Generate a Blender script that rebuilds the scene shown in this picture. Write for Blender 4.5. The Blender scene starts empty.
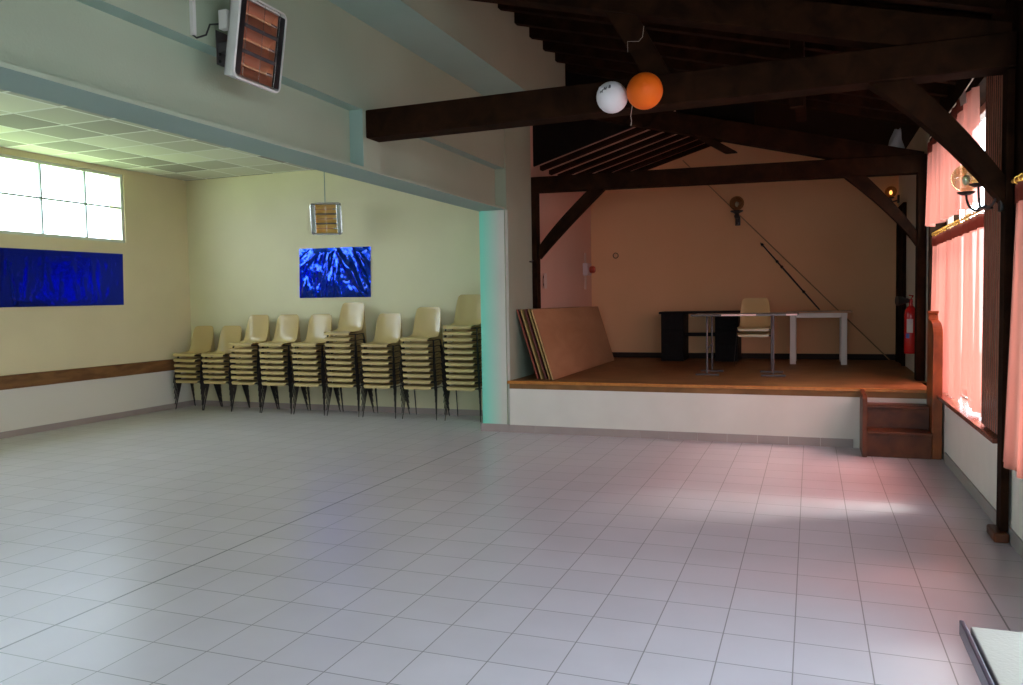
import bpy, bmesh, math, random
from mathutils import Vector, Matrix, noise

random.seed(7)
SC = bpy.context.scene
COL = SC.collection
PI = math.pi

# ------------------------------------------------------------------ materials
def mat(name, color, rough=0.6, metal=0.0, spec=0.5):
    m = bpy.data.materials.new(name); m.use_nodes = True
    b = m.node_tree.nodes['Principled BSDF']
    b.inputs['Base Color'].default_value = (*color, 1)
    b.inputs['Roughness'].default_value = rough
    b.inputs['Metallic'].default_value = metal
    b.inputs['Specular IOR Level'].default_value = spec
    return m

def nd(m, kind, **kw):
    n = m.node_tree.nodes.new(kind)
    for k, v in kw.items():
        if hasattr(n, k): setattr(n, k, v)
        else: n.inputs[k].default_value = v
    return n

def lk(m, a, b): m.node_tree.links.new(a, b)

def ramp(m, fac, stops):
    r = nd(m, 'ShaderNodeValToRGB')
    els = r.color_ramp.elements
    while len(els) < len(stops): els.new(0.5)
    for e, (p, c) in zip(els, stops): e.position = p; e.color = (*c, 1)
    lk(m, fac, r.inputs['Fac'])
    return r.outputs['Color']

def coords(m, scale=(1, 1, 1), loc=(0, 0, 0)):
    t = nd(m, 'ShaderNodeTexCoord'); mp = nd(m, 'ShaderNodeMapping')
    mp.inputs['Scale'].default_value = scale; mp.inputs['Location'].default_value = loc
    lk(m, t.outputs['Object'], mp.inputs['Vector'])
    return mp.outputs['Vector']

def bump(m, height, strength=0.1, dist=0.01):
    b = nd(m, 'ShaderNodeBump'); b.inputs['Strength'].default_value = strength; b.inputs['Distance'].default_value = dist
    lk(m, height, b.inputs['Height'])
    lk(m, b.outputs['Normal'], m.node_tree.nodes['Principled BSDF'].inputs['Normal'])

def plaster(name, c1, c2, rough=0.75, scale=1.2, bscale=60, spec=0.25):
    m = mat(name, c1, rough, 0, spec); v = coords(m)
    n = nd(m, 'ShaderNodeTexNoise'); n.inputs['Scale'].default_value = scale; n.inputs['Detail'].default_value = 5
    lk(m, v, n.inputs['Vector'])
    lk(m, ramp(m, n.outputs['Fac'], [(0.3, c2), (0.7, c1)]), m.node_tree.nodes['Principled BSDF'].inputs['Base Color'])
    n2 = nd(m, 'ShaderNodeTexNoise'); n2.inputs['Scale'].default_value = bscale; n2.inputs['Detail'].default_value = 3
    lk(m, v, n2.inputs['Vector']); bump(m, n2.outputs['Fac'], 0.25, 0.006)
    return m

def wood(name, c1, c2, scale=(3, 3, 30), rough=0.5, spec=0.4):
    m = mat(name, c1, rough, 0, spec); v = coords(m, scale)
    n = nd(m, 'ShaderNodeTexNoise'); n.inputs['Scale'].default_value = 1.5; n.inputs['Detail'].default_value = 6; n.inputs['Distortion'].default_value = 0.6
    lk(m, v, n.inputs['Vector'])
    lk(m, ramp(m, n.outputs['Fac'], [(0.32, c2), (0.68, c1)]), m.node_tree.nodes['Principled BSDF'].inputs['Base Color'])
    bump(m, n.outputs['Fac'], 0.15, 0.004)
    return m

M_ = {}
# floor tiles: one third of a metre square
def floor_mat():
    m = mat('floor_tiles', (0.45, 0.43, 0.43), 0.36, 0, 0.5)
    v = coords(m)
    b = nd(m, 'ShaderNodeTexBrick'); b.offset = 0.0; b.squash = 1.0
    b.inputs['Scale'].default_value = 1.0
    b.inputs['Brick Width'].default_value = 1/3; b.inputs['Row Height'].default_value = 1/3
    b.inputs['Mortar Size'].default_value = 0.0035; b.inputs['Mortar Smooth'].default_value = 0.3
    b.inputs['Color1'].default_value = (0.61, 0.565, 0.60, 1); b.inputs['Color2'].default_value = (0.57, 0.525, 0.56, 1)
    b.inputs['Mortar'].default_value = (0.24, 0.22, 0.22, 1)
    lk(m, v, b.inputs['Vector'])
    n = nd(m, 'ShaderNodeTexNoise'); n.inputs['Scale'].default_value = 2.5; n.inputs['Detail'].default_value = 6
    lk(m, v, n.inputs['Vector'])
    mx = nd(m, 'ShaderNodeMix'); mx.data_type = 'RGBA'; mx.blend_type = 'MULTIPLY'; mx.inputs['Factor'].default_value = 0.35
    lk(m, b.outputs['Color'], mx.inputs['A']); lk(m, ramp(m, n.outputs['Fac'], [(0.3, (0.8, 0.79, 0.78)), (0.7, (1, 1, 1))]), mx.inputs['B'])
    # two wider, darker movement joints running the length of the hall
    sp = nd(m, 'ShaderNodeSeparateXYZ'); lk(m, v, sp.inputs[0])
    last = mx.outputs['Result']
    for xj, wj in ((-14/3, 0.0075), (0.0, 0.0045)):
        a_ = nd(m, 'ShaderNodeMath'); a_.operation = 'SUBTRACT'; a_.inputs[1].default_value = xj; lk(m, sp.outputs['X'], a_.inputs[0])
        b_ = nd(m, 'ShaderNodeMath'); b_.operation = 'ABSOLUTE'; lk(m, a_.outputs[0], b_.inputs[0])
        c_ = nd(m, 'ShaderNodeMath'); c_.operation = 'LESS_THAN'; c_.inputs[1].default_value = wj; lk(m, b_.outputs[0], c_.inputs[0])
        m2 = nd(m, 'ShaderNodeMix'); m2.data_type = 'RGBA'; lk(m, c_.outputs[0], m2.inputs['Factor']); lk(m, last, m2.inputs['A']); m2.inputs['B'].default_value = (0.17, 0.16, 0.17, 1)
        last = m2.outputs['Result']
    p = m.node_tree.nodes['Principled BSDF']
    lk(m, last, p.inputs['Base Color'])
    rr = nd(m, 'ShaderNodeMapRange'); rr.inputs['To Min'].default_value = 0.29; rr.inputs['To Max'].default_value = 0.36
    lk(m, n.outputs['Fac'], rr.inputs['Value']); lk(m, rr.outputs['Result'], p.inputs['Roughness'])
    bump(m, b.outputs['Fac'], -0.3, 0.003)
    return m
M_['floor'] = floor_mat()

def ceiling_mat():
    m = mat('ceiling_tiles', (0.6, 0.62, 0.55), 0.8, 0, 0.2)
    v = coords(m, (1, 1, 1), (8.295 + 0.67*10, -3.24 + 0.627*20, 0))
    b = nd(m, 'ShaderNodeTexBrick'); b.offset = 0.0; b.squash = 1.0
    b.inputs['Scale'].default_value = 1.0; b.inputs['Brick Width'].default_value = 0.67; b.inputs['Row Height'].default_value = 0.627
    b.inputs['Mortar Size'].default_value = 0.020; b.inputs['Mortar Smooth'].default_value = 0.1; b.inputs['Bias'].default_value = 0.1
    b.inputs['Color1'].default_value = (0.86, 0.88, 0.74, 1); b.inputs['Color2'].default_value = (0.34, 0.33, 0.29, 1)
    b.inputs['Mortar'].default_value = (0.85, 0.87, 0.82, 1)
    lk(m, v, b.inputs['Vector'])
    lk(m, b.outputs['Color'], m.node_tree.nodes['Principled BSDF'].inputs['Base Color'])
    return m
M_['ceil'] = ceiling_mat()

def two_tone(name, low, high, z):
    m = plaster(name, high, tuple(c*0.93 for c in high))
    p = m.node_tree.nodes['Principled BSDF']
    src = p.inputs['Base Color'].links[0].from_socket
    t = nd(m, 'ShaderNodeTexCoord'); s = nd(m, 'ShaderNodeSeparateXYZ'); lk(m, t.outputs['Object'], s.inputs[0])
    c = nd(m, 'ShaderNodeMath'); c.operation = 'GREATER_THAN'; c.inputs[1].default_value = z; lk(m, s.outputs['Z'], c.inputs[0])
    mx = nd(m, 'ShaderNodeMix'); mx.data_type = 'RGBA'; lk(m, c.outputs[0], mx.inputs['Factor'])
    mx.inputs['A'].default_value = (*low, 1); lk(m, src, mx.inputs['B']); lk(m, mx.outputs['Result'], p.inputs['Base Color'])
    return m
M_['cream'] = two_tone('cream_wall_paint', (0.76, 0.70, 0.62), (0.80, 0.68, 0.44), 0.72)
M_['cream_back'] = plaster('cream_back_paint', (0.80, 0.74, 0.50), (0.75, 0.69, 0.46))
M_['hall'] = plaster('grey_green_paint', (0.40, 0.46, 0.34), (0.355, 0.41, 0.30), scale=0.9)
M_['teal'] = plaster('teal_paint', (0.34, 0.465, 0.405), (0.31, 0.435, 0.375))
M_['white_wall'] = plaster('white_wall_paint', (0.80, 0.76, 0.68), (0.74, 0.70, 0.62), scale=2.5)
M_['stage'] = plaster('salmon_paint', (0.84, 0.47, 0.25), (0.78, 0.43, 0.22), scale=0.8)
M_['stage_pink'] = plaster('pink_paint', (0.76, 0.48, 0.36), (0.72, 0.44, 0.33), scale=0.8)
M_['stage_white'] = plaster('pale_stage_wall', (0.66, 0.62, 0.50), (0.6, 0.56, 0.45))
M_['stage_floor'] = wood('stage_floor_brown', (0.30, 0.145, 0.05), (0.20, 0.098, 0.033), (2, 2, 2), 0.5, 0.25)
M_['nosing'] = wood('orange_nosing', (0.55, 0.22, 0.04), (0.42, 0.15, 0.03), (8, 8, 8), 0.4)
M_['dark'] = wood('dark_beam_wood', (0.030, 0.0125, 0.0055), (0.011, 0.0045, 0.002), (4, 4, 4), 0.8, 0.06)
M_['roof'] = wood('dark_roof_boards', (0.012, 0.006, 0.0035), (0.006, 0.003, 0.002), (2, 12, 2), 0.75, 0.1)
M_['stair'] = wood('red_brown_wood', (0.15, 0.046, 0.016), (0.070, 0.021, 0.008), (4, 4, 4), 0.4, 0.3)
M_['newel'] = wood('orange_brown_wood', (0.32, 0.090, 0.020), (0.16, 0.044, 0.012), (5, 5, 3), 0.4, 0.3)
M_['panelwood'] = wood('mahogany_panel', (0.34, 0.13, 0.085), (0.22, 0.08, 0.055), (6, 6, 2), 0.22, 0.6)
M_['sill'] = wood('sill_wood', (0.25, 0.085, 0.05), (0.16, 0.05, 0.03), (3, 3, 3), 0.25)
M_['rail'] = wood('wall_rail_wood', (0.26, 0.12, 0.045), (0.15, 0.065, 0.025), (6, 2, 8), 0.4)
M_['baseboard'] = plaster('pinkish_skirting_tiles', (0.42, 0.34, 0.31), (0.36, 0.29, 0.27), 0.4, 3, 20, 0.4)
M_['base_grey'] = plaster('grey_skirting_tiles', (0.36, 0.33, 0.30), (0.31, 0.28, 0.26), 0.4, 3, 20, 0.4)
M_['stage_skirt'] = mat('dark_skirting', (0.03, 0.016, 0.011), 0.6, 0, 0.15)
M_['shell'] = mat('beige_fibreglass', (0.60, 0.44, 0.20), 0.22, 0, 0.5)
M_['leg'] = mat('dark_painted_steel', (0.045, 0.038, 0.034), 0.4, 0.4)
M_['white_metal'] = mat('white_enamel', (0.72, 0.70, 0.66), 0.35)
M_['black'] = mat('black_plastic', (0.012, 0.012, 0.013), 0.4)
M_['silver'] = mat('silver_metal', (0.72, 0.72, 0.72), 0.25, 0.9)
M_['chrome'] = mat('dull_chrome', (0.42, 0.40, 0.42), 0.3, 0.8)
M_['copper'] = mat('copper_reflector', (0.56, 0.31, 0.21), 0.34, 0.85)
M_['gold'] = mat('gold_reflector', (1.0, 0.78, 0.34), 0.38, 0.9)
M_['tube'] = mat('quartz_tube', (0.80, 0.45, 0.25), 0.15, 0.3)
M_['balloon_white'] = mat('white_latex', (0.90, 0.87, 0.89), 0.5, 0, 0.3)
M_['balloon_orange'] = mat('orange_latex', (1.0, 0.165, 0.008), 0.55, 0, 0.3)
M_['ink'] = mat('faint_black_ink', (0.12, 0.11, 0.12), 0.6)
M_['string'] = mat('pale_string', (0.6, 0.5, 0.42), 0.8)
M_['plywood'] = wood('plywood_face', (0.48, 0.27, 0.14), (0.40, 0.21, 0.10), (2, 1, 3), 0.5)
M_['redboard'] = wood('red_brown_board', (0.40, 0.10, 0.06), (0.32, 0.07, 0.04), (4, 4, 4), 0.5)
M_['yellowboard'] = wood('yellow_edge_board', (0.52, 0.34, 0.13), (0.42, 0.26, 0.09), (4, 4, 4), 0.5)
M_['maroon'] = wood('maroon_board', (0.20, 0.05, 0.04), (0.14, 0.035, 0.03), (4, 4, 4), 0.5)
M_['desk'] = wood('black_stained_wood', (0.012, 0.009, 0.009), (0.007, 0.005, 0.005), (5, 5, 2), 0.6, 0.12)
M_['table_white'] = mat('white_painted_wood', (0.66, 0.62, 0.58), 0.45)
M_['table_top'] = wood('light_table_top', (0.42, 0.24, 0.11), (0.34, 0.18, 0.08), (3, 8, 8), 0.35)
M_['dark_top'] = mat('dark_laminate', (0.10, 0.075, 0.065), 0.3)
M_['glare_strip'] = mat('pale_pink_glare', (0.75, 0.55, 0.50), 0.35)
M_['grey_steel'] = mat('grey_steel', (0.11, 0.10, 0.105), 0.4, 0.4)
M_['red'] = mat('red_enamel', (0.55, 0.012, 0.012), 0.25)
M_['label_white'] = mat('white_label', (0.66, 0.50, 0.48), 0.5)
M_['label_blue'] = mat('blue_label', (0.10, 0.14, 0.45), 0.5)
M_['gold_ring'] = mat('brass_ring', (0.75, 0.42, 0.08), 0.3, 0.8)
M_['heading'] = mat('brown_heading_tape', (0.20, 0.075, 0.055), 0.8)
M_['bag'] = mat('grey_white_plastic_film', (0.24, 0.25, 0.26), 0.5)
M_['cream_top'] = plaster('cream_laminate', (0.46, 0.42, 0.36), (0.43, 0.39, 0.33), 0.5, 3, 80, 0.4)
M_['purple_metal'] = mat('dark_violet_steel', (0.07, 0.06, 0.09), 0.3, 0.6)
M_['socket'] = mat('socket_plastic', (0.66, 0.50, 0.43), 0.45)
M_['redknob'] = mat('red_plastic', (0.45, 0.06, 0.03), 0.4)
M_['frame_wood'] = wood('pale_window_frame', (0.55, 0.42, 0.33), (0.45, 0.33, 0.26), (5, 5, 5), 0.4)
M_['frame_white'] = mat('white_window_frame', (0.66, 0.68, 0.60), 0.45)
M_['frame_teal'] = mat('grey_green_glazing_bar', (0.30, 0.36, 0.33), 0.5)
M_['ground_green'] = plaster('lawn', (0.36, 0.46, 0.19), (0.31, 0.40, 0.15), 0.9, 0.8, 10, 0.1)
M_['paving'] = plaster('pale_paving', (0.16, 0.15, 0.14), (0.13, 0.12, 0.11), 0.9, 0.8, 10, 0.1)

def foil_mat(name, c, coat):
    m = mat(name, c, 0.2, 1.0)
    p = m.node_tree.nodes['Principled BSDF']; p.inputs['Coat Weight'].default_value = coat; p.inputs['Coat Roughness'].default_value = 0.04; p.inputs['Roughness'].default_value = 0.15
    v = coords(m, (1, 1, 1)); n = nd(m, 'ShaderNodeTexNoise'); n.inputs['Scale'].default_value = 9; n.inputs['Detail'].default_value = 3
    lk(m, v, n.inputs['Vector']); bump(m, n.outputs['Fac'], 0.25, 0.02)
    return m
M_['foil'] = foil_mat('blue_foil', (0.004, 0.045, 0.62), 0.45)
M_['foil_dark'] = foil_mat('dark_blue_foil', (0.008, 0.020, 0.42), 0.12)


def curtain_mat(name, c, tr, thin=0.0):
    m = bpy.data.materials.new(name); m.use_nodes = True; nt = m.node_tree
    out = nt.nodes['Material Output']; nt.nodes.remove(nt.nodes['Principled BSDF'])
    d = nt.nodes.new('ShaderNodeBsdfDiffuse'); d.inputs['Color'].default_value = (*c, 1)
    t = nt.nodes.new('ShaderNodeBsdfTranslucent'); t.inputs['Color'].default_value = (*tr, 1)
    mx = nt.nodes.new('ShaderNodeMixShader'); mx.inputs[0].default_value = 0.6
    nt.links.new(d.outputs[0], mx.inputs[1]); nt.links.new(t.outputs[0], mx.inputs[2])
    # the open weave lets a little light straight through
    tp = nt.nodes.new('ShaderNodeBsdfTransparent'); tp.inputs['Color'].default_value = (0.95, 0.36, 0.32, 1)
    mx2 = nt.nodes.new('ShaderNodeMixShader'); mx2.inputs[0].default_value = thin
    nt.links.new(mx.outputs[0], mx2.inputs[1]); nt.links.new(tp.outputs[0], mx2.inputs[2])
    nt.links.new(mx2.outputs[0], out.inputs['Surface'])
    return m
M_['curtain'] = curtain_mat('salmon_curtain_cloth', (0.78, 0.34, 0.25), (0.42, 0.155, 0.115), 0.30)
M_['heading_cloth'] = curtain_mat('brown_heading_cloth', (0.20, 0.075, 0.055), (0.10, 0.03, 0.02))

def glass_mat(name, tint=(1, 1, 1), gloss=0.08):
    m = bpy.data.materials.new(name); m.use_nodes = True; nt = m.node_tree
    out = nt.nodes['Material Output']; nt.nodes.remove(nt.nodes['Principled BSDF'])
    t = nt.nodes.new('ShaderNodeBsdfTransparent'); t.inputs['Color'].default_value = (*tint, 1)
    g = nt.nodes.new('ShaderNodeBsdfGlossy'); g.inputs['Roughness'].default_value = 0.02
    mx = nt.nodes.new('ShaderNodeMixShader'); mx.inputs[0].default_value = gloss
    nt.links.new(t.outputs[0], mx.inputs[1]); nt.links.new(g.outputs[0], mx.inputs[2]); nt.links.new(mx.outputs[0], out.inputs['Surface'])
    return m
M_['glass'] = glass_mat('window_glass', (0.96, 0.99, 0.97), 0.06)
M_['globe'] = glass_mat('olive_globe_glass', (0.93, 0.97, 0.74), 0.28)
M_['globe_dim'] = glass_mat('smoked_globe_glass', (0.72, 0.64, 0.54), 0.10)

def lamp_mat(name, c, s):
    m = bpy.data.materials.new(name); m.use_nodes = True
    p = m.node_tree.nodes['Principled BSDF']; p.inputs['Emission Color'].default_value = (*c, 1); p.inputs['Emission Strength'].default_value = s
    p.inputs['Base Color'].default_value = (*c, 1)
    return m
M_['lit_bulb'] = lamp_mat('lit_bulb', (1.0, 0.45, 0.10), 3.0)
M_['bulb'] = mat('clear_bulb', (0.90, 0.85, 0.60), 0.15)

# ------------------------------------------------------------------ mesh helpers
class B:
    def __init__(self): self.bm = bmesh.new()
    def box(self, x0, x1, y0, y1, z0, z1, bev=0.0):
        bm = bmesh.new()
        c = [bm.verts.new((x, y, z)) for x in (x0, x1) for y in (y0, y1) for z in (z0, z1)]
        for f in ((0, 1, 3, 2), (4, 6, 7, 5), (0, 4, 5, 1), (2, 3, 7, 6), (0, 2, 6, 4), (1, 5, 7, 3)):
            bm.faces.new([c[i] for i in f])
        if bev: bmesh.ops.bevel(bm, geom=bm.edges[:], offset=bev, segments=2, affect='EDGES', profile=0.5)
        self._merge(bm); return self
    def _merge(self, bm):
        me = bpy.data.meshes.new('t'); bm.to_mesh(me); bm.free(); self.bm.from_mesh(me); bpy.data.meshes.remove(me)
    def prism(self, pts, vec, bev=0.0):
        bm = bmesh.new(); v = Vector(vec)
        a = [bm.verts.new(p) for p in pts]; b = [bm.verts.new(Vector(p) + v) for p in pts]; n = len(pts)
        bm.faces.new(a); bm.faces.new(list(reversed(b)))
        for i in range(n): bm.faces.new((a[i], b[i], b[(i+1) % n], a[(i+1) % n]))
        bmesh.ops.recalc_face_normals(bm, faces=bm.faces)
        if bev: bmesh.ops.bevel(bm, geom=bm.edges[:], offset=bev, segments=1, affect='EDGES')
        self._merge(bm); return self
    def tube(self, pts, r, seg=8, cap=True):
        pts = [Vector(p) for p in pts]; n = len(pts)
        rs = r if isinstance(r, (list, tuple)) else [r]*n
        rings = []; up = None
        for i in range(n):
            t = (pts[min(i+1, n-1)] - pts[max(i-1, 0)]).normalized()
            if up is None: up = t.orthogonal().normalized()
            else:
                up = up - t*up.dot(t)
                up = up.normalized() if up.length > 1e-6 else t.orthogonal().normalized()
            s = t.cross(up)
            rings.append([self.bm.verts.new(pts[i] + (up*math.cos(2*PI*k/seg) + s*math.sin(2*PI*k/seg))*rs[i]) for k in range(seg)])
        for i in range(n-1):
            for k in range(seg):
                self.bm.faces.new((rings[i][k], rings[i][(k+1) % seg], rings[i+1][(k+1) % seg], rings[i+1][k]))
        if cap: self.bm.faces.new(list(reversed(rings[0]))); self.bm.faces.new(rings[-1])
        return self
    def lathe(self, prof, o=(0, 0, 0), seg=24, mtx=None):
        o = Vector(o); rings = []
        for r, z in prof:
            if r < 1e-6: vs = [Vector((0, 0, z))]
            else: vs = [Vector((r*math.cos(2*PI*k/seg), r*math.sin(2*PI*k/seg), z)) for k in range(seg)]
            rings.append([self.bm.verts.new(o + (mtx @ v if mtx else v)) for v in vs])
        for a, b in zip(rings, rings[1:]):
            for k in range(seg):
                q = [a[k % len(a)], a[(k+1) % len(a)], b[(k+1) % len(b)], b[k % len(b)]]
                u = []
                for w in q:
                    if w not in u: u.append(w)
                if len(u) > 2: self.bm.faces.new(u)
        return self
    def ball(self, c, r, seg=24, rz=None):
        rz = rz or r; n = seg//2
        return self.lathe([(r*math.sin(PI*i/n) if 0 < i < n else 0, -rz*math.cos(PI*i/n)) for i in range(n+1)], c, seg)
    def ring(self, c, R, r, axis='Y', seg=14):
        pts = []
        for k in range(seg+1):
            a = 2*PI*k/seg
            d = {'Y': Vector((math.cos(a), 0, math.sin(a))), 'X': Vector((0, math.cos(a), math.sin(a))), 'Z': Vector((math.cos(a), math.sin(a), 0))}[axis]
            pts.append(Vector(c) + d*R)
        return self.tube(pts, r, 6, False)
    def grid(self, f, nu, nv):
        v = [[self.bm.verts.new(f(i/nu, j/nv)) for j in range(nv+1)] for i in range(nu+1)]
        for i in range(nu):
            for j in range(nv): self.bm.faces.new((v[i][j], v[i+1][j], v[i+1][j+1], v[i][j+1]))
        return self
    def xf(self, m): bmesh.ops.transform(self.bm, matrix=m, verts=self.bm.verts); return self
    def solid(self, t):
        bmesh.ops.recalc_face_normals(self.bm, faces=self.bm.faces[:])
        bmesh.ops.solidify(self.bm, geom=self.bm.faces[:], thickness=t); return self

def base_of(o):
    v = Vector((0, 0, 0))
    while o is not None: v += o.location; o = o.parent
    return v

def obj(name, b, m, parent=None, smooth=False, keep=False):
    bm = b.bm
    bmesh.ops.recalc_face_normals(bm, faces=bm.faces[:])
    if parent is not None:
        off = base_of(parent); loc = Vector((0, 0, 0))
    elif keep: off = Vector((0, 0, 0)); loc = off
    else:
        xs = [v.co for v in bm.verts]
        lo = Vector([min(c[i] for c in xs) for i in range(3)]); hi = Vector([max(c[i] for c in xs) for i in range(3)])
        off = Vector(((lo.x+hi.x)/2, (lo.y+hi.y)/2, lo.z)); loc = off
    bmesh.ops.translate(bm, vec=-off, verts=bm.verts)
    me = bpy.data.meshes.new(name); bm.to_mesh(me); bm.free()
    for p in me.polygons: p.use_smooth = smooth
    if smooth: me.set_sharp_from_angle(angle=math.radians(40))
    ms = m if isinstance(m, (list, tuple)) else [m]
    for q in ms: me.materials.append(M_[q])
    o = bpy.data.objects.new(name, me); COL.objects.link(o); o.location = loc
    if parent is not None: o.parent = parent
    return o

def thing(name, loc, label, cat, group=None, kind=None):
    o = bpy.data.objects.new(name, None); COL.objects.link(o); o.location = loc; o.empty_display_size = 0.1
    return tag(o, label, cat, group, kind)

def tag(o, label, cat, group=None, kind=None):
    o['label'] = label; o['category'] = cat
    if group: o['group'] = group
    if kind: o['kind'] = kind
    return o

def struct(name, b, m, label, cat, smooth=False):
    return tag(obj(name, b, m, None, smooth, True), label, cat, None, 'structure')

def zmat(ux, uy, uz, o):
    return Matrix(((ux[0], uy[0], uz[0], o[0]), (ux[1], uy[1], uz[1], o[1]), (ux[2], uy[2], uz[2], o[2]), (0, 0, 0, 1)))

# ------------------------------------------------------------------ key dimensions (metres)
XL, XR = -10.76, 0.335          # left annex wall, right window wall
YB = 7.70                      # annex back wall
YR = -5.0                      # rear wall behind the viewpoint
XW = -4.55                     # hall side of the wall between hall and annex
XA = -4.92                     # annex side of it
XC = -4.02                     # projecting upper wall
ZS = 0.66                      # stage floor
YS = 6.45                      # stage front
YT = 7.5                       # truss at the stage mouth
YK = 10.7                      # stage back wall
ZC = 3.78                      # annex ceiling
def zraft(x): return 4.75 - 0.26*(x + 4.0)      # underside of the hall rafters
def zleft(x): return 3.55 + 0.30*(x + 4.5)      # underside of the stage rafters on the left slope

# ------------------------------------------------------------------ the setting
struct('floor', B().box(XL-0.3, XR+0.3, YR-0.3, YB+0.3, -0.12, 0.0), 'floor', 'pale square tiled floor of hall and annex', 'floor')
struct('ground', B().box(XR+0.3, 26, -22, 26, -0.5, -0.2), 'paving', 'pale paved ground outside the right hand windows', 'ground')
struct('ground_terrace', B().box(XL-0.3, XR+0.3, -22, YR-0.3, -0.5, -0.2), 'paving', 'pale terrace outside the rear door', 'ground')
struct('ground_lawn', B().box(-30, XL-0.3, -22, 26, -0.5, -0.2), 'ground_green', 'green lawn outside the annex window', 'lawn')

# left wall with a long high window
WY0, WY1, WZ0, WZ1 = -1.5, 6.40, 2.66, 3.70
b = B()
b.box(XL-0.3, XL, YR, YB+0.3, 0, WZ0).box(XL-0.3, XL, YR, YB+0.3, WZ1, ZC+0.3)
b.box(XL-0.3, XL, WY1, YB+0.3, WZ0, WZ1).box(XL-0.3, XL, YR, WY0, WZ0, WZ1)
struct('wall_left', b, 'cream', 'cream annex wall with a high window and a wooden rail', 'wall')
struct('wall_back', B().box(XL, XA, YB, YB+0.3, 0, ZC+0.3), 'cream_back', 'cream annex back wall behind the stacked chairs', 'wall')
struct('ceiling', B().box(XL, XA, YR, YB, ZC, ZC+0.06), 'ceil', 'suspended annex ceiling of grey and pale square tiles', 'ceiling')
rw = B().box(XL-0.3, -2.4, YR-0.3, YR, 0, 5.4).box(-0.1, XR+0.3, YR-0.3, YR, 0, 5.4).box(-2.4, -0.1, YR-0.3, YR, 2.9, 5.4)
struct('wall_rear', rw, 'hall', 'pale wall at the rear of the hall', 'wall')

# wall between hall and annex: deep lintel with a long recessed panel and a projecting upper wall
YP = 6.45
prof = [(XW, 2.83), (XW, 2.855), (XW-0.13, 2.868), (XW-0.13, 3.345), (XW, 3.345), (XW, 4.10), (XC, 4.10), (XC, 5.1), (XA, 5.1), (XA, 2.83)]
b = B().prism([(x, YR, z) for x, z in prof], (0, YP-YR, 0))
wm = struct('wall_middle', b, ['hall', 'teal'], 'grey green lintel wall between hall and annex with a long recessed panel', 'wall')
for p in wm.data.polygons:
    if p.normal.z < -0.5: p.material_index = 1
# full height end of that wall, from the corner of the stage back to the stage mouth
b = B().prism([(XA, YP, 2.83), (XW+0.02, YP, 2.83), (XW+0.02, YP, 4.1), (XC, YP, 4.1), (XC, YP, 5.1), (XA, YP, 5.1)], (0, YT-0.09-YP, 0))
wp2 = struct('wall_upper', b, ['hall', 'teal'], 'grey green end of the upper wall above the boards', 'wall')
for p in wp2.data.polygons:
    if p.normal.z < -0.5: p.material_index = 1
b = B().box(XA, XW+0.02, YP, YT-0.09, 0, 2.83, 0.0)
bmesh.ops.bevel(b.bm, geom=[e for e in b.bm.edges if abs(e.verts[0].co.z-e.verts[1].co.z) > 1 and e.verts[0].co.y < YP+0.1], offset=0.035, segments=4, affect='EDGES')
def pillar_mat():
    m = plaster('pillar_blend', (0.66, 0.66, 0.58), (0.60, 0.60, 0.52))
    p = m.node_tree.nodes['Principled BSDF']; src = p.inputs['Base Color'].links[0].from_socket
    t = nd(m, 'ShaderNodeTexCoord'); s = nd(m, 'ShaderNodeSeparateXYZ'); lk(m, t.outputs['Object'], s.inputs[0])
    r = nd(m, 'ShaderNodeMapRange'); r.inputs['From Min'].default_value = -4.86; r.inputs['From Max'].default_value = -4.62  # blends from turquoise at the annex edge to the pale tone
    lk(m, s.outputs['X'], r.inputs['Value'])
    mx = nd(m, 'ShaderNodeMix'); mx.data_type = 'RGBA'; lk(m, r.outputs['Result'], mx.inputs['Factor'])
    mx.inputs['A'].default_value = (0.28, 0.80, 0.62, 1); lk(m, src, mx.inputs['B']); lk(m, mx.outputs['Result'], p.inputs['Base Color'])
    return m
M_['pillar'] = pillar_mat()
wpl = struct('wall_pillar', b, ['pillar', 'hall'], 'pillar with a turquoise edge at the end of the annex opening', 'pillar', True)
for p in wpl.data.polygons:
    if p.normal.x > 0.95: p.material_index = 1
# pilaster under the tie beam
tr_ = struct('trim_1', B().box(XW-0.13, XW+0.004, 3.05, 3.34, 2.852, 3.35, 0.003), ['hall', 'teal'], 'pale pilaster in the recessed panel under the beam end', 'pilaster')
for p in tr_.data.polygons:
    if p.normal.y < -0.5: p.material_index = 1

# stage
b = B().box(XW-0.01, XR, YT-0.09, YK, ZS-0.1, ZS).box(XW+0.021, XR, YS, YT-0.09, ZS-0.1, ZS)
struct('floor_stage', b, 'stage_floor', 'brown wooden stage floor', 'stage floor')
struct('wall_stage_front', B().box(XW+0.02, XR, YS+0.004, YS+0.12, 0, ZS-0.1), 'white_wall', 'white rendered front of the stage', 'stage front')
struct('trim_2', B().box(XW+0.0, XR-0.11, YS-0.025, YS-0.001, ZS-0.035, ZS+0.004, 0.005), 'nosing', 'orange wooden nosing along the stage edge', 'nosing')
struct('wall_stage_left', B().box(XA, XW-0.012, YT-0.09, YK, 0, 5.1), 'stage_pink', 'pink side wall of the stage behind the leaning boards', 'wall')
struct('wall_stage_back', B().box(XW-0.2, XR+0.3, YK, YK+0.2, 0, 5.0), 'stage', 'salmon back wall of the stage', 'wall')
b = B().box(XR, XR+0.3, 7.30, YK, 0, 4.2)
struct('wall_stage_right', b, 'stage_white', 'pale side wall of the stage with the fire extinguisher', 'wall')
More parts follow.
